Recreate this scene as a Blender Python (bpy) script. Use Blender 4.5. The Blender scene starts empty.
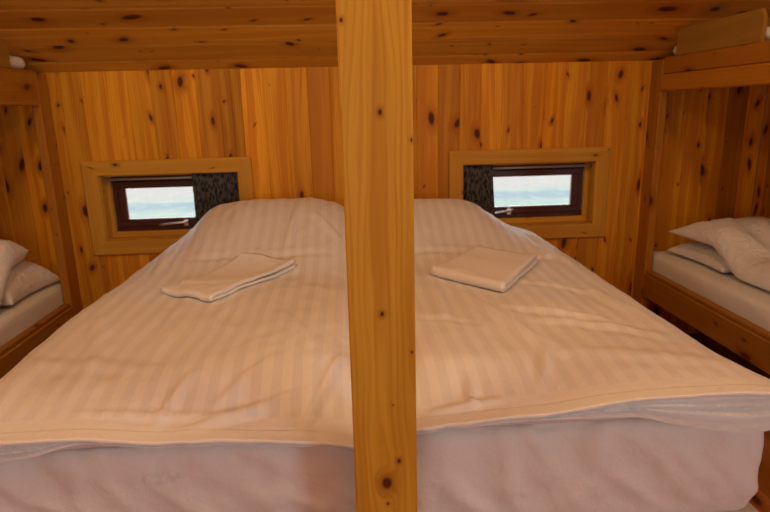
import bpy, math, random
from mathutils import Vector, Matrix, noise as mn
random.seed(7)
SC = bpy.context.scene
COL = SC.collection
PI = math.pi

# ------------------------------------------------------------------ helpers
def clamp(v, a=0.0, b=1.0): return max(a, min(b, v))
def sstep(a, b, v):
    t = clamp((v - a) / (b - a)); return t * t * (3 - 2 * t)
def lerp(a, b, t): return a + (b - a) * t
def interp(tab, x):
    if x <= tab[0][0]: return tab[0][1]
    for (x0, y0), (x1, y1) in zip(tab, tab[1:]):
        if x <= x1:
            t = (x - x0) / (x1 - x0); return lerp(y0, y1, t)
    return tab[-1][1]
def smooth_interp(tab, x, w=0.03):
    return (interp(tab, x - w) + 2 * interp(tab, x) + interp(tab, x + w)) / 4
def N(x, y, z=0.0): return mn.noise(Vector((x, y, z)))

class MB:
    """collects faces with uv in metres and a random pair per board"""
    def __init__(s): s.v = []; s.f = []; s.uv = []; s.rn = []; s.mi = []
    def face(s, idx, uvs, rn=(.5, .5), mi=0):
        s.f.append(idx); s.uv.append(uvs); s.rn.append(rn); s.mi.append(mi)
    def board(s, o, ea, ew, et, L, W, T, c=.003, rn=None, uo=None, mi=0, ends=None):
        """bar from corner o along ea (length), ew (width), et (thickness), chamfered long edges"""
        o, ea, ew, et = Vector(o), Vector(ea), Vector(ew), Vector(et)
        if rn is None: rn = (random.random(), random.random())
        if uo is None: uo = (random.random() * 40, random.random() * 40)
        c = min(c, W * .45, T * .45)
        pr = [(c, 0), (W - c, 0), (W, c), (W, T - c), (W - c, T), (c, T), (0, T - c), (0, c)]
        flip = ea.cross(ew).dot(et) < 0
        b = len(s.v)
        e0, e1 = ends if ends else ((lambda w: 0), (lambda w: L))
        for k in (0, 1):
            for (w, t) in pr:
                a = e0(w) if k == 0 else e1(w)
                s.v.append(o + ea * a + ew * w + et * t)
        for i in range(8):
            j = (i + 1) % 8
            w0, t0 = pr[i]; w1, t1 = pr[j]
            idx = [b + i, b + j, b + 8 + j, b + 8 + i]
            if i in (0, 4): u0, u1 = w0, w1
            else: u0, u1 = w0 + t0 * .9, w1 + t1 * .9
            uv = [(uo[0] + u0, uo[1]), (uo[0] + u1, uo[1]), (uo[0] + u1, uo[1] + L), (uo[0] + u0, uo[1] + L)]
            if not flip: idx = idx[::-1]; uv = uv[::-1]
            # outward orientation
            s.face(idx[::-1], uv[::-1], rn, mi)
        for k in (0, 1):
            idx = [b + 8 * k + i for i in range(8)]
            uv = [(uo[0] + w, uo[1] + t * .3 + k * L) for (w, t) in pr]
            if (k == 0) != flip: idx = idx[::-1]; uv = uv[::-1]
            s.face(idx, uv, rn, mi)
    def box(s, x0, x1, y0, y1, z0, z1, along='x', c=.003, rn=None, mi=0):
        d = {'x': ((1,0,0), (0,0,1), (0,1,0), x1-x0, z1-z0, y1-y0),
             'y': ((0,1,0), (0,0,1), (1,0,0), y1-y0, z1-z0, x1-x0),
             'z': ((0,0,1), (1,0,0), (0,1,0), z1-z0, x1-x0, y1-y0)}[along]
        s.board((x0, y0, z0), d[0], d[1], d[2], d[3], d[4], d[5], c, rn, None, mi)
    def build(s, name, mats, parent=None, smooth=False):
        if not isinstance(mats, (list, tuple)): mats = [mats]
        me = bpy.data.meshes.new(name)
        me.from_pydata([tuple(v) for v in s.v], [], s.f)
        uv = me.uv_layers.new(name='UV'); rl = me.uv_layers.new(name='RND')
        k = 0
        for fi, idx in enumerate(s.f):
            for q in range(len(idx)):
                uv.data[k].uv = s.uv[fi][q]; rl.data[k].uv = s.rn[fi]; k += 1
        for m in mats: me.materials.append(m)
        for fi, p in enumerate(me.polygons):
            p.material_index = s.mi[fi]; p.use_smooth = smooth
        me.validate(); me.update()
        o = bpy.data.objects.new(name, me); COL.objects.link(o)
        if parent:
            o.parent = parent
            o.matrix_parent_inverse = Matrix.Translation(-parent.location)
        return o

def grid_mesh(name, rows, mat, parent=None, uvs=None, closed_rows=False, smooth=True, weld=1e-5):
    """rows: list of equal-length lists of points"""
    import bmesh
    bm = bmesh.new(); uvl = bm.loops.layers.uv.new('UV')
    vs = [[bm.verts.new(p) for p in r] for r in rows]
    R, Cn = len(rows), len(rows[0])
    rng = R if closed_rows else R - 1
    for i in range(rng):
        i2 = (i + 1) % R
        for j in range(Cn - 1):
            q = [vs[i][j], vs[i][j+1], vs[i2][j+1], vs[i2][j]]
            try: f = bm.faces.new(q)
            except ValueError: continue
            f.smooth = smooth
            if uvs:
                uu = [uvs[i][j], uvs[i][j+1], uvs[i2][j+1], uvs[i2][j]]
                for l, u in zip(f.loops, uu): l[uvl].uv = u
    if weld: bmesh.ops.remove_doubles(bm, verts=bm.verts[:], dist=weld)
    bmesh.ops.recalc_face_normals(bm, faces=bm.faces[:])
    me = bpy.data.meshes.new(name); bm.to_mesh(me); bm.free()
    me.materials.append(mat)
    o = bpy.data.objects.new(name, me); COL.objects.link(o)
    if parent:
        o.parent = parent; o.matrix_parent_inverse = Matrix.Translation(-parent.location)
    return o

def tube(name, pts, r, mat, parent=None, seg=12):
    pts = [Vector(p) for p in pts]; rows = []
    for i, p in enumerate(pts):
        d = (pts[min(i+1, len(pts)-1)] - pts[max(i-1, 0)]).normalized()
        a = d.orthogonal().normalized(); b = d.cross(a)
        if rows:
            a0 = last - d * last.dot(d); a = a0.normalized(); b = d.cross(a)
        last = a
        rows.append([p + a * r * math.cos(2*PI*k/seg) + b * r * math.sin(2*PI*k/seg) for k in range(seg+1)])
    rows = [[pts[0]] * (seg+1)] + rows + [[pts[-1]] * (seg+1)]
    return grid_mesh(name, rows, mat, parent, weld=1e-6)

def rounded_box(name, x0, x1, y0, y1, z0, z1, r, step, mat, parent=None, disp=None):
    """box with rounded edges as a dense grid; disp(p, n) gives an offset along the normal"""
    import bmesh
    bm = bmesh.new()
    def lin(a, b):
        n = max(2, int(round((b - a) / step)))
        return [a + (b - a) * i / n for i in range(n + 1)]
    X, Y, Z = lin(x0, x1), lin(y0, y1), lin(z0, z1)
    def sheet(A, B, fn, flip):
        g = [[bm.verts.new(fn(a, b)) for b in B] for a in A]
        for i in range(len(A)-1):
            for j in range(len(B)-1):
                q = [g[i][j], g[i+1][j], g[i+1][j+1], g[i][j+1]]
                f = bm.faces.new(q[::-1] if flip else q); f.smooth = True
    sheet(X, Y, lambda a, b: (a, b, z1), False); sheet(X, Y, lambda a, b: (a, b, z0), True)
    sheet(X, Z, lambda a, b: (a, y0, b), False); sheet(X, Z, lambda a, b: (a, y1, b), True)
    sheet(Y, Z, lambda a, b: (x1, a, b), False); sheet(Y, Z, lambda a, b: (x0, a, b), True)
    bmesh.ops.remove_doubles(bm, verts=bm.verts[:], dist=1e-5)
    for v in bm.verts:
        p = v.co
        c = Vector((clamp(p.x, x0+r, x1-r), clamp(p.y, y0+r, y1-r), clamp(p.z, z0+r, z1-r)))
        d = p - c
        if d.length > 1e-9:
            n = d.normalized()
            # cube-to-sphere mapping keeps spacing on the rounded edges
            q = c + n * r if d.length > r * .999 else p
            v.co = q + (n * disp(q, n) if disp else Vector())
    me = bpy.data.meshes.new(name); bm.to_mesh(me); bm.free()
    me.materials.append(mat)
    o = bpy.data.objects.new(name, me); COL.objects.link(o)
    if parent:
        o.parent = parent; o.matrix_parent_inverse = Matrix.Translation(-parent.location)
    return o

def tag(o, label, cat, group=None):
    o['label'] = label; o['category'] = cat
    if group: o['group'] = group
    return o
def empty(name, loc):
    o = bpy.data.objects.new(name, None); COL.objects.link(o)
    o.location = loc; o.empty_display_size = .1
    return o
def structure(o): o['kind'] = 'structure'; return o

# ------------------------------------------------------------------ materials
def lin(r, g, b):
    f = lambda c: (c/12.92 if c <= .04045 else ((c+.055)/1.055)**2.4)
    return (f(r/255), f(g/255), f(b/255), 1)

class NT:
    def __init__(s, name):
        s.m = bpy.data.materials.new(name); s.m.use_nodes = True
        s.t = s.m.node_tree; s.t.nodes.clear()
        s.out = s.t.nodes.new('ShaderNodeOutputMaterial')
        s.b = s.t.nodes.new('ShaderNodeBsdfPrincipled')
        s.t.links.new(s.b.outputs[0], s.out.inputs[0])
    def n(s, typ, **kw):
        x = s.t.nodes.new(typ)
        for k, v in kw.items(): setattr(x, k, v)
        return x
    def put(s, sock, v):
        if isinstance(v, bpy.types.NodeSocket): s.t.links.new(v, sock)
        elif v is not None: sock.default_value = v
    def M(s, op, a, b=None, c=None, cl=False):
        x = s.n('ShaderNodeMath', operation=op); x.use_clamp = cl
        s.put(x.inputs[0], a); s.put(x.inputs[1], b); s.put(x.inputs[2], c)
        return x.outputs[0]
    def sm(s, a, b, v):
        x = s.n('ShaderNodeMapRange', interpolation_type='SMOOTHSTEP')
        s.put(x.inputs['Value'], v); s.put(x.inputs['From Min'], a); s.put(x.inputs['From Max'], b)
        return x.outputs[0]
    def xyz(s, a, b, c=0.0):
        x = s.n('ShaderNodeCombineXYZ'); s.put(x.inputs[0], a); s.put(x.inputs[1], b); s.put(x.inputs[2], c)
        return x.outputs[0]
    def noise(s, vec, scale=1, detail=2, rough=.5):
        x = s.n('ShaderNodeTexNoise'); s.put(x.inputs['Vector'], vec)
        x.inputs['Scale'].default_value = scale; x.inputs['Detail'].default_value = detail
        x.inputs['Roughness'].default_value = rough
        return x.outputs[0]
    def mix(s, f, a, b):
        x = s.n('ShaderNodeMix', data_type='RGBA')
        s.put(x.inputs[0], f); s.put(x.inputs[6], a); s.put(x.inputs[7], b)
        return x.outputs[2]
    def uv(s, name):
        x = s.n('ShaderNodeUVMap', uv_map=name); y = s.n('ShaderNodeSeparateXYZ')
        s.t.links.new(x.outputs[0], y.inputs[0]); return y.outputs[0], y.outputs[1]
    def bump(s, h, strength, dist):
        x = s.n('ShaderNodeBump'); s.put(x.inputs['Height'], h)
        x.inputs['Strength'].default_value = strength; x.inputs['Distance'].default_value = dist
        s.t.links.new(x.outputs[0], s.b.inputs['Normal'])

def pine(name, light, dark, knot=(.085, .024, .005, 1), knots=1.0, tonevar=.48, rough=.5, listed=(), ring=1.0, swerve=.07, rf=620, red=(.43, .165, .014, 1)):
    t = NT(name)
    u, v = t.uv('UV'); r1, r2 = t.uv('RND')
    # random knots: one candidate per cell, elliptical, size from the cell's own random number
    vec = t.xyz(t.M('DIVIDE', u, .105), t.M('DIVIDE', v, .27), 0)
    vo = t.n('ShaderNodeTexVoronoi', voronoi_dimensions='2D'); t.put(vo.inputs['Vector'], vec)
    vo.inputs['Scale'].default_value = 1; vo.inputs['Randomness'].default_value = .9
    dv = t.n('ShaderNodeVectorMath', operation='SUBTRACT')
    t.put(dv.inputs[0], vec); t.put(dv.inputs[1], vo.outputs['Position'])
    sp = t.n('ShaderNodeSeparateXYZ'); t.t.links.new(dv.outputs[0], sp.inputs[0])
    sc = t.n('ShaderNodeSeparateColor'); t.t.links.new(vo.outputs['Color'], sc.inputs[0])
    ca, cb, cc = sc.outputs[0], sc.outputs[1], sc.outputs[2]
    du = t.M('MULTIPLY', sp.outputs[0], .105); dl = t.M('MULTIPLY', sp.outputs[1], .27)
    shear = t.M('MULTIPLY', t.M('SUBTRACT', cb, .5), 2.6)
    dl2 = t.M('ADD', dl, t.M('MULTIPLY', du, shear))
    wob = t.M('MULTIPLY', t.M('SUBTRACT', t.noise(t.xyz(u, v, 0), 90, 2), .5), .006)
    asp = t.M('ADD', .38, t.M('MULTIPLY', cc, .5))
    d = t.M('SQRT', t.M('ADD', t.M('POWER', du, 2), t.M('POWER', t.M('MULTIPLY', dl2, asp), 2)))
    d = t.M('ADD', d, wob)
    kr = t.M('MULTIPLY', t.M('MULTIPLY', t.M('POWER', ca, 2.1), .0225), knots)
    for (ku, kv, kk) in listed:
        a = t.M('SUBTRACT', u, ku); b = t.M('MULTIPLY', t.M('SUBTRACT', v, kv), .75)
        dk = t.M('SQRT', t.M('ADD', t.M('POWER', a, 2), t.M('POWER', b, 2)))
        dk = t.M('ADD', dk, t.M('MULTIPLY', wob, .4))
        # keep whichever knot is nearer relative to its size
        rel_new = t.M('DIVIDE', dk, kk); rel_old = t.M('DIVIDE', d, t.M('ADD', kr, .0004))
        take = t.M('LESS_THAN', rel_new, rel_old)
        d = t.M('ADD', t.M('MULTIPLY', take, dk), t.M('MULTIPLY', t.M('SUBTRACT', 1, take), d))
        kr = t.M('ADD', t.M('MULTIPLY', take, kk), t.M('MULTIPLY', t.M('SUBTRACT', 1, take), kr))
    core = t.M('SUBTRACT', 1, t.sm(t.M('MULTIPLY', kr, .55), t.M('ADD', t.M('MULTIPLY', kr, 1.15), .0006), d))
    core = t.M('MULTIPLY', core, t.sm(.0009, .0028, kr))
    halo = t.M('SUBTRACT', 1, t.sm(t.M('MULTIPLY', kr, .8), t.M('ADD', t.M('MULTIPLY', kr, 3.0), .002), d))
    halo = t.M('MULTIPLY', halo, t.sm(.001, .004, kr))
    # growth rings that swerve around the knots
    low = t.noise(t.xyz(t.M('MULTIPLY', u, 9), t.M('MULTIPLY', v, 1.1), r1), 1, 2)
    g = t.M('ADD', u, t.M('MULTIPLY', t.M('SUBTRACT', low, .5), swerve))
    g = t.M('ADD', g, t.M('MULTIPLY', halo, t.M('MULTIPLY', kr, 1.6)))
    wave = t.M('SINE', t.M('MULTIPLY', g, rf))
    wave = t.M('POWER', t.M('ADD', t.M('MULTIPLY', wave, .5), .5), 2.2)
    fine = t.noise(t.xyz(t.M('MULTIPLY', g, 330), t.M('MULTIPLY', v, 3.0), r2), 1, 3)
    broad = t.noise(t.xyz(t.M('MULTIPLY', g, 26), t.M('MULTIPLY', v, .9), t.M('MULTIPLY', r2, 9)), 1, 2)
    gr = t.M('ADD', t.M('MULTIPLY', wave, .42 * ring), t.M('MULTIPLY', t.sm(.35, .72, fine), .35))
    gr = t.M('ADD', gr, t.M('MULTIPLY', t.sm(.38, .60, broad), .62), cl=True)
    col = t.mix(gr, light, dark)
    redf = t.M('MULTIPLY', t.sm(.45, 1.0, t.M('ADD', t.M('MULTIPLY', r2, .75), t.M('MULTIPLY', broad, .35))), .75)
    col = t.mix(redf, col, red)
    hs = t.n('ShaderNodeHueSaturation'); t.put(hs.inputs['Color'], col)
    t.put(hs.inputs['Value'], t.M('ADD', 1 - tonevar * .55, t.M('MULTIPLY', r1, tonevar)))
    col = t.mix(t.M('MULTIPLY', halo, .62), hs.outputs[0], (dark[0]*.6, dark[1]*.45, dark[2]*.4, 1))
    col = t.mix(core, col, knot)
    t.put(t.b.inputs['Base Color'], col)
    t.b.inputs['Roughness'].default_value = rough
    t.b.inputs['Specular IOR Level'].default_value = .22
    t.bump(t.M('ADD', fine, t.M('MULTIPLY', core, -.6)), .12, .0006)
    return t.m

PL, PD = (.86, .430, .026, 1), (.60, .212, .006, 1)
M_wall = pine('pine_panelling', PL, PD)
M_ceil = pine('ceiling_panelling', (.68, .34, .040, 1), (.54, .24, .022, 1), tonevar=.2)
M_bunk = pine('bunk_pine', (.43, .195, .022, 1), (.34, .13, .012, 1), knots=.75, tonevar=.2)
M_case = pine('casing_pine', (.68, .37, .045, 1), (.57, .28, .026, 1), knots=.35, tonevar=.12, red=(.5, .24, .03, 1))
M_post = pine('post_pine', (.66, .365, .040, 1), (.50, .235, .018, 1), knots=0.0, tonevar=.0, ring=.95, swerve=.13, rf=420, rough=.5,
              listed=((.0767, 1.4147, .0045), (.1379, 1.3602, .0032), (.0704, 1.0038, .0042), (.0893, .7927, .0022),
                      (.1001, .6537, .0043), (.0719, .5992, .0120), (.0729, .545, .003), (.0086, 1.5816, .003), (.1325, .915, .0025)), red=(.58, .30, .038, 1))
M_floor = pine('floor_pine', (.44, .17, .045, 1), (.33, .11, .028, 1), rough=.35)
M_ply = pine('plywood', (.35, .19, .036, 1), (.30, .155, .026, 1), knots=0.0, tonevar=.05, red=(.32, .165, .03, 1))

def plain(name, col, rough=.5, metal=0.0, nscale=None, namt=.12):
    t = NT(name)
    if nscale:
        tc = t.n('ShaderNodeTexCoord')
        f = t.noise(tc.outputs['Object'], nscale, 3)
        t.put(t.b.inputs['Base Color'], t.mix(f, tuple(c*(1-namt) for c in col[:3]) + (1,), tuple(min(1, c*(1+namt)) for c in col[:3]) + (1,)))
    else: t.b.inputs['Base Color'].default_value = col
    t.b.inputs['Roughness'].default_value = rough; t.b.inputs['Metallic'].default_value = metal
    return t.m
M_red = plain('dark_red_window_paint', (.060, .012, .008, 1), .35, nscale=30)
M_chrome = plain('brushed_chrome', (.75, .76, .78, 1), .22, 1.0, nscale=60, namt=.05)
M_rod = plain('pale_metal_rod', (.62, .56, .52, 1), .35, .3, nscale=40)
M_core = plain('wall_core_timber', (.22, .12, .04, 1), .8, nscale=8)

def cloth(name, base=(.80, .775, .755, 1), stripes=False, weave=True, wr=.25, wd=.004):
    t = NT(name)
    tc = t.n('ShaderNodeTexCoord'); ob = tc.outputs['Object']
    col = base
    if stripes:
        u, v = t.uv('UV')
        s_ = t.M('SINE', t.M('MULTIPLY', u, 2*PI/.054))
        f = t.sm(-.14, .14, s_)
        f = t.M('MULTIPLY', f, t.sm(.075, .085, v))          # plain hem band at the foot end
        col = t.mix(f, (.80, .775, .755, 1), (.735, .71, .70, 1))
        seam = t.M('MULTIPLY', t.M('SUBTRACT', 1, t.sm(.036, .041, v)), .30)
        t.put(t.b.inputs['Roughness'], t.M('ADD', .52, t.M('MULTIPLY', f, .2)))
    else: t.b.inputs['Roughness'].default_value = .75
    t.put(t.b.inputs['Base Color'], col)
    t.b.inputs['Specular IOR Level'].default_value = .25
    t.b.inputs['Sheen Weight'].default_value = .12
    n1 = t.noise(ob, 17, 4, .55); n2 = t.noise(ob, 55, 2)
    if name == 'white_fitted_sheet':
        # faint grey printed care mark showing through the sheet of the left mattress
        sp = t.n('ShaderNodeSeparateXYZ'); t.t.links.new(ob, sp.inputs[0])
        a = t.M('DIVIDE', t.M('SUBTRACT', sp.outputs[0], -.485), .055); b_ = t.M('DIVIDE', t.M('SUBTRACT', sp.outputs[2], .555), .018)
        c_ = t.M('DIVIDE', t.M('SUBTRACT', sp.outputs[1], 1.30), .05)
        r_ = t.M('SQRT', t.M('ADD', t.M('ADD', t.M('POWER', a, 2), t.M('POWER', b_, 2)), t.M('POWER', c_, 2)))
        mk = t.M('MULTIPLY', t.M('SUBTRACT', 1, t.sm(.75, 1.15, r_)), t.sm(.42, .56, t.noise(ob, 70, 2)))
        t.put(t.b.inputs['Base Color'], t.mix(t.M('MULTIPLY', mk, .20), base, (.33, .36, .40, 1)))
    h = t.M('ADD', t.M('ABSOLUTE', t.M('SUBTRACT', n1, .5)), t.M('MULTIPLY', n2, .12))
    if stripes: h = t.M('ADD', h, seam)
    t.bump(h, wr, wd)
    return t.m
M_duvet = cloth('striped_satin_cotton', stripes=True, wr=.40, wd=.010)
M_sheet = cloth('white_fitted_sheet', (.78, .755, .735, 1), wr=.5, wd=.012)
M_linen = cloth('white_pillow_linen', (.80, .78, .77, 1), wr=.6, wd=.035)
M_base = cloth('cream_bed_base', (.74, .69, .56, 1), wr=.1, wd=.002)

def towel_mat():
    t = NT('white_terry'); tc = t.n('ShaderNodeTexCoord')
    t.b.inputs['Base Color'].default_value = (.83, .80, .77, 1); t.b.inputs['Roughness'].default_value = .9
    t.b.inputs['Sheen Weight'].default_value = .2
    t.bump(t.noise(tc.outputs['Object'], 420, 2), .35, .002); return t.m
M_towel = towel_mat()

def curtain_mat():
    t = NT('dark_leaf_curtain'); u, v = t.uv('UV')
    vec = t.xyz(t.M('MULTIPLY', u, 1.0), v, 0)
    vo = t.n('ShaderNodeTexVoronoi', voronoi_dimensions='2D'); t.put(vo.inputs['Vector'], t.xyz(t.M('MULTIPLY', u, 48), t.M('MULTIPLY', v, 26), 0))
    vo.inputs['Scale'].default_value = 1
    f = t.sm(.28, .42, t.M('ADD', vo.outputs['Distance'], t.M('MULTIPLY', t.M('SUBTRACT', t.noise(vec, 60, 2), .5), .5)))
    t.put(t.b.inputs['Base Color'], t.mix(f, (.014, .014, .015, 1), (.085, .082, .08, 1)))
    t.b.inputs['Roughness'].default_value = .9; return t.m
M_curtain = curtain_mat()

def glass_mat():
    t = NT('window_glass'); t.t.nodes.remove(t.b)
    tr = t.n('ShaderNodeBsdfTransparent'); gl = t.n('ShaderNodeBsdfGlossy'); gl.inputs['Roughness'].default_value = .02
    tr.inputs[0].default_value = (.95, .97, .97, 1)
    fr = t.n('ShaderNodeFresnel'); fr.inputs[0].default_value = 1.45
    mx = t.n('ShaderNodeMixShader'); t.t.links.new(fr.outputs[0], mx.inputs[0])
    t.t.links.new(tr.outputs[0], mx.inputs[1]); t.t.links.new(gl.outputs[0], mx.inputs[2])
    t.t.links.new(mx.outputs[0], t.out.inputs[0]); return t.m
M_glass = glass_mat()

def ground_mat():
    t = NT('heath_ground'); tc = t.n('ShaderNodeTexCoord')
    sp = t.n('ShaderNodeSeparateXYZ'); t.t.links.new(tc.outputs['Object'], sp.inputs[0])
    x, y = sp.outputs[0], sp.outputs[1]
    n1 = t.noise(t.xyz(t.M('MULTIPLY', x, .55), t.M('MULTIPLY', y, .8), 0), 1, 4, .6)
    n2 = t.noise(t.xyz(t.M('MULTIPLY', x, 3.0), t.M('MULTIPLY', y, 2.0), 4), 1, 3, .6)
    c = t.mix(t.sm(.35, .65, n1), (.165, .20, .165, 1), (.21, .225, .18, 1))       # pale short grass
    yy = t.M('ADD', y, t.M('MULTIPLY', t.M('SUBTRACT', n1, .5), 2.2))
    track = t.M('MULTIPLY', t.sm(12.3, 12.8, yy), t.M('SUBTRACT', 1, t.sm(13.3, 13.9, yy)))
    c = t.mix(t.M('MULTIPLY', track, .85), c, (.125, .15, .17, 1))               # wet gravel track
    c = t.mix(t.sm(13.8, 14.8, yy), c, (.235, .20, .175, 1))                      # brown heather behind
    c = t.mix(t.M('MULTIPLY', t.sm(.5, .72, n2), .45), c, (.29, .29, .27, 1))
    t.put(t.b.inputs['Base Color'], c); t.b.inputs['Roughness'].default_value = .95; return t.m
M_ground = ground_mat()

# ------------------------------------------------------------------ room shell
XL, XR, YB, YF = -2.30, 2.42, 3.35, -2.0       # side walls, back wall, front wall
ZB, SL = 1.649, 0.55                            # ceiling height at the back wall and its slope
YR = 0.20                                       # ridge
ZR = ZB + SL * (YB - YR)
def ceil_z(y): return ZB + SL * (YB - y) if y >= YR else ZR - SL * (YR - y)
BW = .12
WIN = [(-1.38, -.62, .732, 1.098), (.657, 1.432, .732, 1.098)]      # clear openings

def build_wall_back():
    m = MB()
    # board seams, with extra cuts at the openings
    xs = [XL + BW * i + .055 for i in range(-1, 41)]
    xs = [x for x in xs if XL < x < XR]; xs = [XL] + xs + [XR]
    for a, b in zip(xs, xs[1:]):
        rn = (random.random(), random.random()); uo = (random.random()*40, random.random()*40)
        cuts = sorted({a, b} | {e for w in WIN for e in w[:2] if a < e < b})
        for p, q in zip(cuts, cuts[1:]):
            spans = [(0, ZB + .01)]
            for w in WIN:
                if p >= w[0]-1e-6 and q <= w[1]+1e-6: spans = [(0, w[2]), (w[3], ZB + .01)]
            for z0, z1 in spans:
                m.board((p, YB, z0), (0,0,1), (1,0,0), (0,1,0), z1-z0, q-p, .018, .0035, rn, (uo[0]+p-a, uo[1]+z0))
    # timber core behind, with the same openings
    def core(x0, x1, z0, z1): m.box(x0, x1, YB+.018, YB+.20, z0, z1, 'x', .0005, mi=1)
    g = .0125
    core(XL-.15, WIN[0][0]-g, 0, ZB); core(WIN[0][1]+g, WIN[1][0]-g, 0, ZB); core(WIN[1][1]+g, XR+.15, 0, ZB)
    for w in WIN: core(w[0]-g, w[1]+g, 0, w[2]-g); core(w[0]-g, w[1]+g, w[3]+g, ZB)
    return structure(m.build('wall_back', [M_wall, M_core]))
build_wall_back()

def side_wall(name, x, sgn):
    m = MB(); y = YF
    while y < YB - 1e-6:
        y2 = min(y + BW, YB)
        z0_, z1_ = ceil_z(y), ceil_z(y2)
        ed = (lambda w: 0, lambda w, a=z0_, b=z1_, W=y2-y: lerp(a, b, w / W) + .005)
        m.board((x, y, 0), (0,0,1), (0,1,0), (sgn,0,0), max(z0_, z1_), y2-y, .018, .0045, ends=ed)
        y = y2
    xo = x + sgn*.018
    for (ya, yb) in ((YF, YR), (YR, YB)):
        ed = (lambda w: 0, lambda w, a=ceil_z(ya), b=ceil_z(yb), W=yb-ya: lerp(a, b, clamp(w / W)) + .03)
        m.board((xo, ya, 0), (0,0,1), (0,1,0), (sgn,0,0), 3, yb-ya, .12, .0005, mi=1, ends=ed)
    return structure(m.build(name, [M_wall, M_core]))
side_wall('wall_left', XL, -1); side_wall('wall_right', XR, 1)

def wall_front():
    m = MB(); x = XL; z1 = ceil_z(YF)
    ox0, ox1, oz = .55, 1.45, 2.0                      
    while x < XR - 1e-6:
        x2 = min(x + BW, XR)
        for e in (ox0, ox1):
            if x + 1e-6 < e < x2: x2 = e
        inside = False
        m.board((x, YF, oz if inside else 0), (0,0,1), (1,0,0), (0,-1,0), z1 - (oz if inside else 0), x2-x, .018, .0045)
        x = x2
    for a, b, c, d in ((XL-.12, ox0, 0, z1), (ox1, XR+.12, 0, z1), (ox0, ox1, 0, z1)):
        m.box(a, b, YF-.12, YF-.018, c, d, 'z', .0005, mi=1)
    return structure(m.build('wall_front', [M_wall, M_core]))
wall_front()

def ceiling():
    m = MB(); k = math.sqrt(1 + SL*SL)
    for sgn, y0, n in ((-1, 3.275, 0), (1, 0, 0)):
        if sgn < 0:
            e = Vector((0, -1, SL)) / k; nrm = Vector((0, SL, 1)) / k
            edges = [YB + .02, 3.275]
            while edges[-1] > YR + 1e-6: edges.append(max(YR, edges[-1] - .1205))
        else:
            e = Vector((0, -1, -SL)) / k; nrm = Vector((0, -SL, 1)) / k
            edges = [YR]
            while edges[-1] > YF - .02 + 1e-6: edges.append(max(YF - .02, edges[-1] - .1205))
        for a, b in zip(edges, edges[1:]):
            x = XL - .02
            m.board((x, a, ceil_z(a)), (1,0,0), e, nrm, XR - XL + .04, (a - b) * k, .018, .0075)
        a, b = edges[0], edges[-1]
        o = Vector((XL - .15, a, ceil_z(a))) + nrm * .018
        m.board(o, (1,0,0), e, nrm, XR - XL + .3, (a - b) * k, .12, .0005, mi=1)
    return structure(m.build('ceiling', [M_ceil, M_core]))
ceiling()

def floor():
    m = MB(); x = XL - .12
    while x < XR + .12:
        m.board((x, YF - .1, -.02), (0,1,0), (1,0,0), (0,0,1), YB - YF + .1, .14, .02, .0025); x += .14
    m.box(XL - .15, XR + .17, YF - .12, YB + .2, -.14, -.02, 'y', .0005, mi=1)
    return structure(m.build('floor', [M_floor, M_core]))
floor()

# heath outside, seen through the two panes
gm = MB(); gm.box(-40, 40, 3.8, 60, -.75, -.55, 'x', .0005)
structure(gm.build('ground', M_ground))

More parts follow.
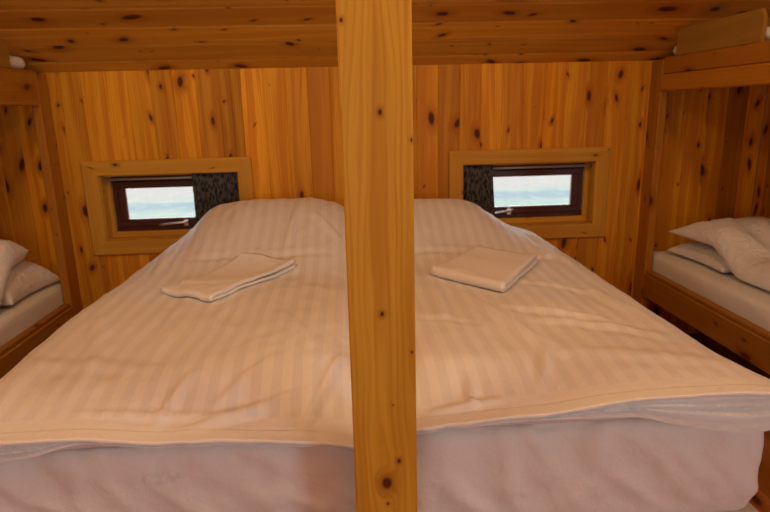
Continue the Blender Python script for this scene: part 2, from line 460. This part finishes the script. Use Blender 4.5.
# ------------------------------------------------------------------ windows
def window(idx, w, lever_x):
    x0, x1, z0, z1 = w
    root = structure(empty('window_%d' % idx, ((x0+x1)/2, YB, z0)))
    cw, ct = .082, .018
    # mitred casing: four boards on the wall around the opening
    m = MB()
    yy = YB - ct
    A = dict(ew=(0,0,1), et=(0,1,0))
    def mit(o, ea, ew, L):
        ed = (lambda q: -q, lambda q: L + q)
        m.board(o, ea, ew, (0,1,0), L, cw, ct, .004, ends=ed)
    mit((x0, yy, z1), (1,0,0), (0,0,1), x1-x0); mit((x0, yy, z0), (1,0,0), (0,0,-1), x1-x0)
    mit((x0, yy, z0), (0,0,1), (-1,0,0), z1-z0); mit((x1, yy, z0), (0,0,1), (1,0,0), z1-z0)
    m.build('window_casing', M_case, root)
    # lining of the niche
    m = MB(); d0, d1, th = YB + .0185, YB + .20, .012
    m.box(x0-th, x1+th, d0, d1, z0-th, z0, 'x', .001); m.box(x0-th, x1+th, d0, d1, z1, z1+th, 'x', .001)
    m.box(x0-th, x0, d0, d1, z0, z1, 'z', .001); m.box(x1, x1+th, d0, d1, z0, z1, 'z', .001)
    m.build('niche_lining', M_case, root)
    # stop strips
    m = MB(); a, b = YB + .075, YB + .10; s = .026
    X0, X1, Z0, Z1 = x0, x1, z0, z1
    m.box(X0, X1, a, b, Z0, Z0+s+.006, 'x', .003); m.box(X0, X1, a, b, Z1-s*.6, Z1, 'x', .003)
    m.box(X0, X0+s, a, b, Z0+s, Z1-s*.6, 'z', .003); m.box(X1-s, X1, a, b, Z0+s, Z1-s*.6, 'z', .003)
    m.build('stop_strip', M_case, root)
    # dark red frame and sash
    def ring(name, X0, X1, Z0, Z1, wd, ya, yb, c):
        m = MB()
        m.box(X0, X1, ya, yb, Z0, Z0+wd, 'x', c); m.box(X0, X1, ya, yb, Z1-wd, Z1, 'x', c)
        m.box(X0, X0+wd, ya, yb, Z0+wd, Z1-wd, 'z', c); m.box(X1-wd, X1, ya, yb, Z0+wd, Z1-wd, 'z', c)
        return m.build(name, M_red, root)
    fx0, fx1, fz0, fz1 = X0+.024, X1-.024, Z0+.026, Z1-.018
    ring('window_frame', fx0, fx1, fz0, fz1, .036, YB+.10, YB+.17, .003)
    ring('sash', fx0+.030, fx1-.030, fz0+.030, fz1-.026, .040 , YB+.088, YB+.13, .006)
    m = MB(); m.box(fx0+.068, fx1-.068, YB+.108, YB+.112, fz0+.068, fz1-.064, 'x', .0004)
    m.build('pane', M_glass, root)
    # bright aluminium glazing bead around the pane
    m = MB(); e = .007; gx0, gx1, gz0, gz1 = fx0+.0695, fx1-.0695, fz0+.0695, fz1-.0655
    m.box(gx0, gx1, YB+.098, YB+.107, gz0, gz0+e, 'x', .001); m.box(gx0, gx1, YB+.098, YB+.107, gz1-e*.5, gz1, 'x', .001)
    m.box(gx0, gx0+e, YB+.098, YB+.107, gz0+e, gz1-e*.5, 'z', .001); m.box(gx1-e, gx1, YB+.098, YB+.107, gz0+e, gz1-e*.5, 'z', .001)
    m.build('glazing_bead', M_chrome, root)
    # latch: escutcheon plate, neck and a slightly bent lever
    lz = fz0 + .052
    h = MB(); h.box(lever_x-.014, lever_x+.014, YB+.082, YB+.088, lz-.024, lz+.018, 'z', .002)
    h.box(lever_x-.008, lever_x+.008, YB+.055, YB+.083, lz-.006, lz+.010, 'y', .003)
    hd = h.build('latch', M_chrome, root)
    tube('lever', [(lever_x+.02, YB+.055, lz+.006), (lever_x, YB+.052, lz+.004), (lever_x-.05, YB+.048, lz), (lever_x-.10, YB+.044, lz-.004), (lever_x-.145, YB+.044, lz-.006)], .0065, M_chrome, hd, 10)
    return root
window(1, WIN[0], -.955)
window(2, WIN[1], .955)

def curtain_rod(w, label):
    z = w[3] - .028
    tag(tube('curtain_rod', [(w[0]+.001, YB+.046, z), (w[1]-.001, YB+.046, z)], .006, M_rod, None, 12), label, 'curtain rod', 'curtain rods in the window niches')
curtain_rod(WIN[0], 'pale thin curtain rod across the top of the left window niche')
curtain_rod(WIN[1], 'pale thin curtain rod across the top of the right window niche')

def curtain(xa, xb, w, flare, label, nf):
    rows, uvs = [], []; n = 90; H = 40
    ztop, zbot = w[3] - .004, w[2] + .008
    for k in (0, 1):
        for i in range(H + 1):
            q = i / H if k == 0 else 1 - i / H
            r, uvr = [], []
            for j in range(n + 1):
                s = j / n
                x = lerp(xa - (flare if flare < 0 else 0) * 0, xb, s)
                x = lerp(xa, xb, s) + (flare * q * (s if flare > 0 else (1 - s)))
                ph = s * nf * 2 * PI + .8 * math.sin(q * 2 + s * 5)
                y = YB + .020 + (.013 + .004 * q) * math.sin(ph) + (.003 if k else -.0)
                z = lerp(ztop, zbot, q) + .003 * math.sin(ph) * (1 if q > .5 else 0)
                y = YB + .020 + (y - YB - .020) * (.12 + .88 * sstep(0, .35, q))
                r.append((x, y + (.0018 if k else -.0018) , z)); uvr.append((s * abs(xb - xa) * 1.6, (1 - q) * (ztop - zbot)))
            rows.append(r); uvs.append(uvr)
    tag(grid_mesh('curtain', rows, M_curtain, None, uvs, closed_rows=True), label, 'curtain', 'gathered dark curtains in the niches')
curtain(-.880, -.622, WIN[0], -.006, 'dark grey patterned curtain drawn to the right side of the left window', 5)
curtain(.660, .835, WIN[1], .022, 'dark grey patterned curtain drawn to the left side of the right window', 3.5)

# ------------------------------------------------------------------ post
m = MB()
m.board((-.0115, 1.16, 0), (0,0,1), (1,0,0), (0,1,0), ceil_z(1.243), .1405, .083, .0035, (.5, .3), (0, 0))
tag(m.build('timber_post', M_post), 'square pine post with small knots standing before the gap between the beds', 'post')

# ------------------------------------------------------------------ double bed: bases, mattresses, duvets
ZM = .632
def sheet_disp(seed):
    def fn(p, n):
        if abs(n.z) > .85: return 0.0
        a = p.x * .8 + p.z * .65 + seed
        wv = 1 - abs(N(a * 10, (p.z - p.x*.5) * 4.2, seed)) * 2
        d = .0125 * wv + .0055 * N(p.x * 24 + p.z * 12, p.z * 17, seed + 3) + .010 * N(p.x * 3.1, p.z * 2.2, seed + 9)
        return (.25 if abs(n.x) > .6 else 1) * d * clamp((p.z - .34) / .06) - .004 + (.002 if abs(n.x) > .6 else .012) * math.sin(PI * clamp((p.z - .36) / .28))
    return fn
BEDS = [(-.965, .030, 'left'), (.060, 1.066, 'right')]
for x0, x1, side in BEDS:
    other = 'right' if side == 'left' else 'left'
    b = empty('bed_base', ((x0+x1)/2, 2.32, 0))
    tag(b, 'cream bed base under the %s mattress' % side, 'bed', 'two bed bases pushed together')
    rounded_box('divan', x0-.004 if side == 'left' else x0, x1+.042 if side == 'right' else x1, 1.286, 3.325, .09, .322, .03, .03, M_base, b)
    for px in (x0+.1, x1-.1):
        for py in (1.42, 3.2):
            tube('leg', [(px, py, 0), (px, py, .05), (px, py, .095)], .028, M_bunk, b, 16)
    mt = rounded_box('mattress', x0, x1, 1.306, 3.325, .322, ZM, .040, .0125, M_sheet, None, sheet_disp(1.3 if side == 'left' else 7.7))
    tag(mt, 'thick mattress in a white fitted sheet, the %s of the pair side by side' % side, 'mattress', 'mattresses side by side')

class Duvet: pass
def make_duvet(xl, xr, upper, lower, hump, creases, seed, label, yf, corner_right=0.0, spread=0.0):
    D = Duvet(); YH = 3.315
    def z_raw(x, y, wr=True):
        d = min(x - xl, xr - x); d = max(d, 0)
        q = clamp(d / .17); E = (1 - (1 - q) ** 2.3) ** (1 / 2.3)
        qh = clamp((YH - y) / .12); Eh = (1 - (1 - qh) ** 2.2) ** (1 / 2.2)
        puff = .100 + .016 * N(x * 1.7 + seed, y * 1.4, seed) + .012 * N(x * 3.6, y * 2.2 + seed, 2)
        hx = sstep(hump[0], hump[1], x) * (1 - sstep(hump[2], hump[3], x))
        hx *= 1 - (hump[8] if x < hump[7] else hump[9]) * (x - hump[7]) ** 2
        hy = sstep(hump[4], hump[5], y) * (1 - .5 * sstep(3.10, 3.36, y))
        z = .640 + puff * E * Eh + hump[6] * hx * hy * Eh
        if wr:
            amp = E * Eh
            n1 = 1 - 2 * abs(N(x * 5 + y * 1.6 + seed, y * 2.4 - x * 1.5, seed + 5))
            n2 = 1 - 2 * abs(N(x * 13 - y * 3, y * 6 + x * 3 + seed, seed + 8))
            z += amp * (.012 * n1 * (.6 + .6 * N(x*1.2, y*1.2, seed+1)) + .0038 * n2)
        return z
    def crease_sum(x, y):
        z = 0.0
        for (ax, ay, bx, by, wid, h) in creases:
            vx, vy = bx - ax, by - ay; L2 = vx*vx + vy*vy
            tt = clamp(((x - ax) * vx + (y - ay) * vy) / L2)
            dx = x - ax - tt * vx; dy = y - ay - tt * vy
            dd = math.sqrt(dx*dx + dy*dy) / wid
            if dd < 3: z += h * (math.exp(-dd*dd) - .35 * math.exp(-((dd - 1.6) / .7)**2)) * math.sin(PI * (.08 + .84 * tt))
        return z
    def z_top(x, y, s):
        z = z_raw(x, y)
        zl = smooth_interp(upper, x)
        b = 1 - sstep(yf, yf + .30, y)
        b = b ** 1.25
        z = lerp(z, zl + .004, b) if b > 0 else z
        ed = clamp(min(x - xl, xr - x) / .05)
        return z + crease_sum(x, y) * ed * sstep(yf + .01, yf + .06, y)
    D.z = lambda x, y: z_top(x, y, .5)
    NU, NT_ = 130, 190
    ss = [.5 - .5 * math.cos(PI * i / NU) for i in range(NU + 1)]
    ss = [lerp(i / NU, c, .55) for i, c in enumerate(ss)]
    rows, uvs = [], []
    W = xr - xl
    def px(s, y):
        x = lerp(xl, xr, s)
        k = 1 - sstep(yf, yf + .45, y)
        x += spread * k * sstep(.6, 1, s)
        if corner_right: x -= 0
        return x + .006 * N(y * 4, s * 1.5, seed) * (1 if s in (0, 1) else 1)
    def xs(s): return lerp(xl, xr, s)
    # top surface, head to foot
    ts = [i / NT_ for i in range(NT_ + 1)]
    def foot_y(x): return yf + .006 * N(x * 6, seed, 1) + .004 * N(x * 17, seed, 4)
    for t_ in ts:
        tt = 1 - (1 - t_) ** 1.15
        r, ur = [], []
        for s in ss:
            x = xs(s); y = lerp(YH, foot_y(x), tt)
            r.append((px(s, y), y, z_top(x, y, s))); ur.append((x - xl, y - yf))
        rows.append(r); uvs.append(ur)
    # fold over the upper lip, pocket, out to the lower lip, then back underneath
    def lip_row(dy, fn):
        r, ur = [], []
        for s in ss:
            x = xs(s); zu, zl = smooth_interp(upper, x), smooth_interp(lower, x, .02)
            g = zu - zl
            y = foot_y(x) + dy(g)
            z = fn(zu, zl, g, x)
            if s in (0, 1): z = zu if False else z
            r.append((px(s, y), y, z)); ur.append((x - xl, .05))
        rows.append(r); uvs.append(ur)
    wob = lambda x, k: .9 * N(x * 6, seed, k * 1.7) + .25 * N(x * 17, seed, k + 3)
    fr = lambda x: .0035 * N(x * 26, seed, 2) + .003 * N(x * 11, seed, 6)
    lip_row(lambda g: -.002, lambda u, l, g, x: u + .001 + fr(x) * .5)
    lip_row(lambda g: -.001, lambda u, l, g, x: u - .006 + fr(x))
    lip_row(lambda g: .004, lambda u, l, g, x: u - .008 + fr(x))
    # pleats of the gaping opening: alternately inside and out, their heights wandering along the hem
    for k, (frac, out) in enumerate(((.14, 0), (.30, 1), (.46, 0), (.62, 1), (.82, 0))):
        dep = (lambda g, o=out, k=k, q=frac: (.001 - .26 * g * q) if o else (.008 + .15 * g - .22 * g * q))
        lip_row(dep, lambda u, l, g, x, k=k, fr_=frac: u - .009 - max(g - .012, .0015) * clamp(fr_ + .13 * wob(x, k) * (1 if g > .02 else .3), fr_ - .08, fr_ + .08))
    lip_row(lambda g: .000 - .28 * g, lambda u, l, g, x: l - .006)
    lip_row(lambda g: .004 - .24 * g, lambda u, l, g, x: l - .010)
    # underside: from the lower lip back over the mattress edge to the head
    for k in range(1, 17):
        tt = (k / 16) ** 1.4
        r, ur = [], []
        for s in ss:
            x = xs(s); zl = smooth_interp(lower, x, .02)
            y = lerp(foot_y(x) + .004, YH, tt)
            zb = lerp(zl - .010, ZM + .008, sstep(yf, yf + .05, y))
            zt = z_top(x, max(y, foot_y(x)), s)
            zb = min(zb, zt - .002)
            if y > yf + .06: zb = max(zb, ZM + .004)
            if s in (0, 1) and y > yf + .08: zb = zt
            if k == 16: zb = zt
            r.append((px(s, y), y, zb)); ur.append((x - xl, y - yf))
        rows.append(r); uvs.append(ur)
    D.obj = grid_mesh('duvet', rows, M_duvet, None, uvs, closed_rows=True, weld=.0004)
    tag(D.obj, label, 'duvet', 'striped duvets on the two beds')
    return D

UL = [(-1.05, .690), (-.825, .690), (-.742, .692), (-.652, .690), (-.574, .681), (-.48, .668), (-.403, .670), (-.327, .668), (-.253, .659), (-.164, .654), (-.064, .644), (.03, .618)]
LL = [(-1.05, .625), (-.826, .655), (-.75, .664), (-.684, .682), (-.647, .687), (-.574, .678), (-.48, .665), (-.403, .667), (-.327, .665), (-.253, .656), (-.164, .651), (-.064, .641), (.03, .615)]
UR = [(.05, .666), (.141, .671), (.307, .683), (.466, .690), (.604, .711), (.756, .721), (.911, .721), (.983, .718), (1.07, .700)]
LR = [(.05, .663), (.141, .668), (.302, .679), (.459, .685), (.60, .686), (.691, .682), (.763, .664), (.859, .642), (.932, .630), (1.0, .636), (1.07, .665)]
creL = [(-.42, 1.30, -.12, 1.42, .016, .011), (-.36, 1.36, -.22, 1.55, .018, .010), (-.14, 1.30, -.02, 1.58, .016, .013), (-.75, 2.60, -.10, 2.58, .02, -.010), (-.62, 2.2, -.58, 1.6, .03, .011),
        (-.30, 2.62, -.26, 3.0, .016, .009), (-.95, 1.62, -.50, 1.52, .030, .005), (-.05, 2.3, -.03, 1.7, .03, .014), (-.9, 2.9, -.82, 2.4, .02, .012), (-.50, 1.31, -.44, 1.48, .015, .010),
        (-.80, 2.3, -.45, 2.22, .02, -.007), (-.88, 2.0, -.70, 1.45, .03, .010), (-.25, 1.95, -.12, 1.62, .022, .010), (-.70, 1.36, -.30, 1.34, .012, .006), (-.2, 2.9, -.05, 2.7, .02, .010)]
creR = [(.42, 2.1, .58, 1.50, .020, .013), (.58, 1.80, .92, 1.60, .025, .010), (.52, 1.95, .80, 1.74, .020, .012), (.85, 2.75, .98, 2.45, .022, .015), (.70, 2.62, .98, 2.55, .018, .012),
        (.18, 1.31, .36, 1.33, .012, .009), (.15, 2.62, .9, 2.62, .02, -.008), (.33, 2.4, .30, 1.7, .03, .010), (.9, 2.2, .96, 1.7, .03, .012), (.92, 3.05, .97, 2.75, .020, .014),
        (.60, 1.50, 1.02, 1.42, .028, .005), (.28, 1.30, .30, 1.42, .014, .010), (.66, 2.25, .92, 2.05, .02, .010), (.12, 1.9, .40, 1.78, .02, -.007), (.48, 1.36, .55, 1.55, .016, .008)]
DL = make_duvet(-1.035, .036, UL, LL, (-1.0, -.66, .10, .14, 2.36, 3.10, .225, -.27, .5, 3.2), creL, 3.1,
                'white striped duvet on the left mattress, under the slimmer towel', 1.262)
DR = make_duvet(.052, 1.085, UR, LR, (-.3, -.1, .58, 1.02, 2.46, 3.10, .205, .30, 1, .3), creR, 11.4,
                'white striped duvet on the right mattress, with a gaping foot hem', 1.258, spread=.03)

# ------------------------------------------------------------------ towels on the duvets
def towel(D, front, left, right, back, layers, lt, label, seed):
    """folded cloth: layers stacked along one strip that turns at the front edge (front-left), laid on the duvet"""
    front, left, right, back = [Vector(p) for p in (front, left, right, back)]
    T = lt * layers
    rows, uvs = [], []
    NA, NB = 36, 22
    # profile in (a: 0 front edge .. 1 back edge, h: height); one closed outline of a strip folded once
    gap = .0015
    prof = []
    half = T / 2
    for i in range(NA + 1): prof.append((1 - i / NA, 'top', T))
    R = half
    for k in range(1, 9):
        an = PI / 2 + PI * k / 9
        prof.append((math.cos(an) * R, 'turn', half + math.sin(an) * R))
    for i in range(NA + 1): prof.append((i / NA, 'bot', 0))
    for i in range(NA + 1): prof.append((1 - i / NA, 'in0', half - gap))
    prof.append((.012, 'turnin', half))
    for i in range(NA + 1): prof.append((i / NA, 'in1', half + gap))
    Lf = ((right - front).length + (back - left).length) / 2
    for j in range(NB + 1):
        b = j / NB                        # 0 on the front->right long side, 1 on the left->back side
        r, ur = [], []
        for (a, kind, h) in prof:
            aa = clamp(a); 
            if kind == 'turn': aa = a / Lf
            if kind == 'turnin': aa = .02
            P = (front.lerp(left, b)).lerp(right.lerp(back, b), aa)
            wav = .006 * N(aa * 3 + seed, b * 2, h * 20)
            inset = 0.0
            if kind in ('in1', 'in0'): inset = 0
            x = P.x + wav; y = P.y + .5 * wav
            z = D.z(x, y) + .003 + h * (1 - .12 * math.exp(-((b - 0)/.06)**2) * (0)) + .0015 * N(aa * 6, b * 5, seed)
            if kind in ('top', 'in1'): z += .007 * math.exp(-((b) / .12) ** 2) * sstep(.15, .8, aa) * (1.2 if kind == 'in1' else 1)
            edge = min(b, 1 - b)
            if kind == 'top': z -= (half * .30) * (1 - clamp(edge / .05)) ** 2
            if kind == 'bot': z += (half * .15) * (1 - clamp(edge / .05)) ** 2
            r.append((x, y, z)); ur.append((aa, b))
        rows.append(r + [r[0]]); uvs.append(ur + [ur[0]])
    # close the two side ends between outer and inner skins: duplicate collapse rows
    o = grid_mesh('folded_towel', rows, M_towel, None, uvs, closed_rows=False, weld=.00005)
    import bmesh
    bm = bmesh.new(); bm.from_mesh(o.data)
    be = [e for e in bm.edges if e.is_boundary]
    res = bmesh.ops.holes_fill(bm, edges=be, sides=0)
    bmesh.ops.triangulate(bm, faces=[f for f in bm.faces if len(f.verts) > 4])
    bmesh.ops.recalc_face_normals(bm, faces=bm.faces[:])
    bm.to_mesh(o.data); bm.free()
    tag(o, label, 'towel', 'folded towels on the duvets')
    return o
towel(DL, (-.515, 2.09, 0), (-.735, 2.23, 0), (-.243, 2.48, 0), (-.485, 2.585, 0), 2, .014, 'folded white towel lying flat and askew on the left duvet', .4)
towel(DR, (.575, 2.09, 0), (.333, 2.33, 0), (.825, 2.475, 0), (.565, 2.60, 0), 2, .021, 'thicker folded white towel on the right duvet', 5.2)

# ------------------------------------------------------------------ bunks
def puffy(name, c, hx, hy, h, rot, mat, label, cat, group, seed, zfn, pinch=.10, wr=.012, pw=4, freq=5.5, rim_h=.022):
    """cushion-like closed cloth body on a support height zfn(x, y)"""
    n = 64; rows_t, rows_b = [], []
    cr, sr = math.cos(rot), math.sin(rot)
    for i in range(n + 1):
        a = -1 + 2 * i / n; a = math.sin(a * PI / 2) * .5 + a * .5
        rt, rb = [], []
        for j in range(n + 1):
            b = -1 + 2 * j / n; b = math.sin(b * PI / 2) * .5 + b * .5
            x = hx * a * (1 - pinch * (1 - b*b) * abs(a)); y = hy * b * (1 - pinch * (1 - a*a) * abs(b))
            X = c[0] + x * cr - y * sr; Y = c[1] + x * sr + y * cr
            e = max(0, (1 - abs(a) ** pw) * (1 - abs(b) ** pw))
            th = h * e ** .5
            w = (1 - 2 * abs(N(X * freq + seed, Y * freq * .6 - X * 2, seed))) * wr + .5 * wr * N(X * 12, Y * 9, seed)
            z0 = zfn(X, Y)
            rim = rim_h * (1 - e ** .5)
            rt.append((X, Y, z0 + rim + th + w * min(1, e * 3))); rb.append((X, Y, z0 + (rim if rim_h < .03 else rim * (1 - e ** .5)**1.5)))
        rows_t.append(rt); rows_b.append(rb)
    rows = rows_t + rows_b[::-1]
    o = grid_mesh(name, rows, mat, None, None, closed_rows=True, weld=.0003)
    import bmesh
    bm = bmesh.new(); bm.from_mesh(o.data)
    be = [e for e in bm.edges if e.is_boundary]
    if be: bmesh.ops.holes_fill(bm, edges=be, sides=0)
    bmesh.ops.recalc_face_normals(bm, faces=bm.faces[:]); bm.to_mesh(o.data); bm.free()
    return tag(o, label, cat, group)

YN = 1.15      # near end of the bunks
def bunk(sgn, xa, xw, zr, zup, label):
    """sgn +1 right, -1 left; xa aisle plane, xw wall plane; zr/zup = (bottom, top) of lower/upper rail"""
    root = empty('bunk_bed', ((xa + xw) / 2, 2.2, 0)); tag(root, label, 'bunk bed', 'bunk beds along the side walls')
    th = .045
    def slab(name, xo, t_, y0, y1, z0, z1, along, c=.004, mat=M_bunk):
        a, b = (xo, xo + t_) if sgn > 0 else (xo - t_, xo)
        m = MB(); m.box(a, b, y0, y1, z0, z1, along, c); return m.build(name, mat, root)
    zj = 1.17
    ztop = ceil_z(YB - .001) - .006
    # post at the back wall in two lengths, post at the near end
    slab('post', xa, th, YB-.122, YB-.001, 0, zj, 'z', .005); slab('post', xa, th, YB-.122, YB-.001, zj+.001, ztop, 'z', .005)
    slab('post', xa, th, YN, YN+.12, 0, 1.75, 'z', .005)
    y0, y1 = YN + .121, YB - .123
    if sgn > 0:
        slab('upper_rail', xa+.008, th-.008, y0, y1, zup[0]+.088, zup[1], 'y', .006); slab('upper_rail', xa-.004, th+.002, y0, y1, zup[0], zup[0]+.087, 'y', .007)
        slab('lower_rail', xa, th, y0, y1, zr[0], zr[1]-.022, 'y', .005); slab('rail_bead', xa+.010, th-.010, y0, y1, zr[1]-.021, zr[1], 'y', .004)
    else:
        slab('upper_rail', xa, th, y0, y1, zup[0], zup[1], 'y', .006)
        slab('lower_rail', xa, th, y0, y1, zr[0], zr[1]-.022, 'y', .005); slab('rail_bead', xa-.010, th-.010, y0, y1, zr[1]-.021, zr[1], 'y', .004)
    # boards carrying the mattresses
    xi = xa + sgn * (th + .001); wd = abs(xw - xi) - .002
    for z in (zup[1] - .024, zr[0] + .04):
        a, b = (xi, xi + wd) if sgn > 0 else (xi - wd, xi)
        m = MB(); y = YN + .125
        while y < YB - .03:
            y2 = min(y + .118, YB - .003); m.box(a, b, y, y2, z, z + .02, 'x', .003); y = y2
        m.build('mattress_board', M_bunk, root)
    return root
bunk(1, 1.722, XR, (.303, .463), (1.480, 1.657), 'pine bunk bed along the right wall with two-board upper rail')
bunk(-1, -1.574, XL, (.245, .408), (1.477, 1.650), 'pine bunk bed along the left wall with single-board upper rail')

def guard(xo, sgn, ya, yb, z0, z1, label):
    """plywood board standing on the upper rail, far top corner square, near top corner clipped"""
    t_ = .018; pts = [(ya, z0), (ya, z1 - .035), (ya + .02, z1), (yb, z1), (yb, z0)]
    m = MB(); b = len(m.v); rn = (.5, .3)
    for k in (0, 1):
        for (y, z) in pts: m.v.append(Vector((xo + sgn * t_ * k, y, z)))
    n = len(pts)
    for i in range(n):
        j = (i + 1) % n
        m.face([b+i, b+j, b+n+j, b+n+i], [(0, 0), (.018, 0), (.018, .1), (0, .1)], rn)
    for k in (0, 1):
        idx = [b + k*n + i for i in range(n)]
        m.face(idx, [(z - z0 + 3, y) for (y, z) in pts], rn)
    o = m.build('guard_board', M_ply)
    import bmesh
    bm = bmesh.new(); bm.from_mesh(o.data); bmesh.ops.recalc_face_normals(bm, faces=bm.faces[:]); bm.to_mesh(o.data); bm.free()
    return o
for o, lab in ((guard(1.732, 1, 2.475, 3.125, 1.657, 1.788, ''), None), (guard(-1.576, -1, 2.25, 3.02, 1.650, 1.775, ''), None)):
    pr = [r for r in COL.objects if r.name.startswith('bunk_bed') and (r.location.x > 0) == (o.data.vertices[0].co.x > 0)][0]
    o.parent = pr; o.matrix_parent_inverse = Matrix.Translation(-pr.location)

def bunk_mattress(x0, x1, z0, z1, y1, label, seed):
    def disp(p, n): return .004 * N(p.x * 5, p.y * 4, p.z * 9 + seed) + .002 * N(p.y * 14, p.z * 14 + p.x * 9, seed)
    return tag(rounded_box('bunk_mattress', x0, x1, YN + .14, y1, z0, z1, .03, .025, M_sheet, None, disp), label, 'mattress', 'bunk mattresses')
bunk_mattress(1.775, XR - .012, .366, .556, 3.325, 'white sheeted mattress in the lower right bunk', 1)
bunk_mattress(XL + .012, -1.624, .308, .512, 3.325, 'white sheeted mattress in the lower left bunk', 2)
bunk_mattress(1.756, XR - .012, 1.658, 1.716, 3.222, 'white sheeted mattress on the upper right bunk, behind a plywood guard', 3)
bunk_mattress(XL + .012, -1.598, 1.652, 1.716, 3.222, 'white sheeted mattress on the upper left bunk, rounded end showing', 4)

zR = lambda x, y: .562
puffy('pillow', (2.118, 2.98), .275, .245, .10, 0.05, M_linen, 'flat white pillow under the bunched duvet in the lower right bunk', 'pillow', None, 2.2, zR, wr=.005)
zR2 = lambda x, y: .562 + .120 * sstep(2.60, 2.85, y)
puffy('folded_duvet', (2.118, 2.64), .280, .55, .125, 0.06, M_linen, 'bunched white duvet with a pointed corner in the lower right bunk', 'duvet', None, 6.1, zR2, wr=.020, pw=3.2, freq=8)
zL = lambda x, y: .518
puffy('pillow', (-1.945, 3.05), .31, .225, .17, -.05, M_linen, 'white pillow against the back wall in the lower left bunk', 'pillow', None, 4.7, zL, wr=.006)
zL2 = lambda x, y: .518 + .17 * sstep(2.70, 2.95, y)
puffy('folded_duvet', (-1.955, 2.70), .30, .37, .15, .06, M_linen, 'bunched white duvet with slanting folds in the lower left bunk', 'duvet', None, 9.3, zL2, wr=.025, pw=4.5, freq=7, pinch=.015, rim_h=.06)

# ------------------------------------------------------------------ light
def light(name, kind, loc, col, power, **kw):
    d = bpy.data.lights.new(name, kind); d.color = col; d.energy = power
    for k, v in kw.items(): setattr(d, k, v)
    o = bpy.data.objects.new(name, d); COL.objects.link(o); o.location = loc; return o
LAMP = (1, .75, .45)
light('ceiling_lamp', 'POINT', (-.88, .86, 2.86), LAMP, 40, shadow_soft_size=.18)
light('ceiling_lamp', 'POINT', (.90, .86, 2.86), LAMP, 40, shadow_soft_size=.18)
# daylight fill: two area lights added behind the camera, each inside an added frame
def framed_fill_light(idx, o, ea, en, wd, h, power, rot):
    root = structure(empty('window_%d' % idx, o)); o, ea, en = Vector(o), Vector(ea), Vector(en); up = Vector((0, 0, 1)); f = .07  # only a frame added around the fill light; the wall has no opening
    m = MB(); c = o - ea * (wd / 2 + f) - up * (h / 2 + f)
    m.board(c, ea, up, en, wd + 2*f, f, .03, .004); m.board(c + up * (h + f), ea, up, en, wd + 2*f, f, .03, .004)
    m.board(c + up * f, up, ea, en, h, f, .03, .004); m.board(c + up * f + ea * (wd + f), up, ea, en, h, f, .03, .004)
    m.build('window_casing', M_case, root)  # casing boards added to border the fill light
    d = light('window_daylight', 'AREA', o + en * .012, (.76, .92, 1.0), power, shape='RECTANGLE', size=wd, size_y=h)
    d.rotation_euler = rot
framed_fill_light(3, (XR - .001, -1.15, 1.15), (0, 1, 0), (-1, 0, 0), .8, .9, 29, (PI/2, 0, PI/2))
framed_fill_light(4, (-1.0, YF + .001, 1.30), (1, 0, 0), (0, 1, 0), .9, .8, 11, (PI/2, 0, 0))

w = bpy.data.worlds.new('sky'); SC.world = w; w.use_nodes = True
bg = w.node_tree.nodes['Background']; bg.inputs[0].default_value = (.86, .94, 1.0, 1); bg.inputs[1].default_value = 3.6

# ------------------------------------------------------------------ camera
R = ((0.997651083269418, 0.038154932733733785, -0.05689039602112999),
     (-0.0644445016698859, 0.24125377548213695, -0.9683199481680291),
     (-0.023221159658312188, 0.9697117184626053, 0.2431459660788644))
cd = bpy.data.cameras.new('camera'); cam = bpy.data.objects.new('camera', cd); COL.objects.link(cam)
cam.matrix_world = Matrix.Translation((0, 0, 1.42)) @ Matrix(R).to_4x4()
cd.sensor_width = 36; cd.sensor_fit = 'HORIZONTAL'; cd.lens = 36 * 586 / 770; cd.clip_start = .02
cd.dof.use_dof = True; cd.dof.focus_distance = 1.35; cd.dof.aperture_fstop = 6.3
SC.camera = cam
SC.view_settings.view_transform = 'Standard'; SC.view_settings.look = 'None'
SC.view_settings.gamma = 1; SC.view_settings.use_curve_mapping = False; SC.view_settings.exposure = .08
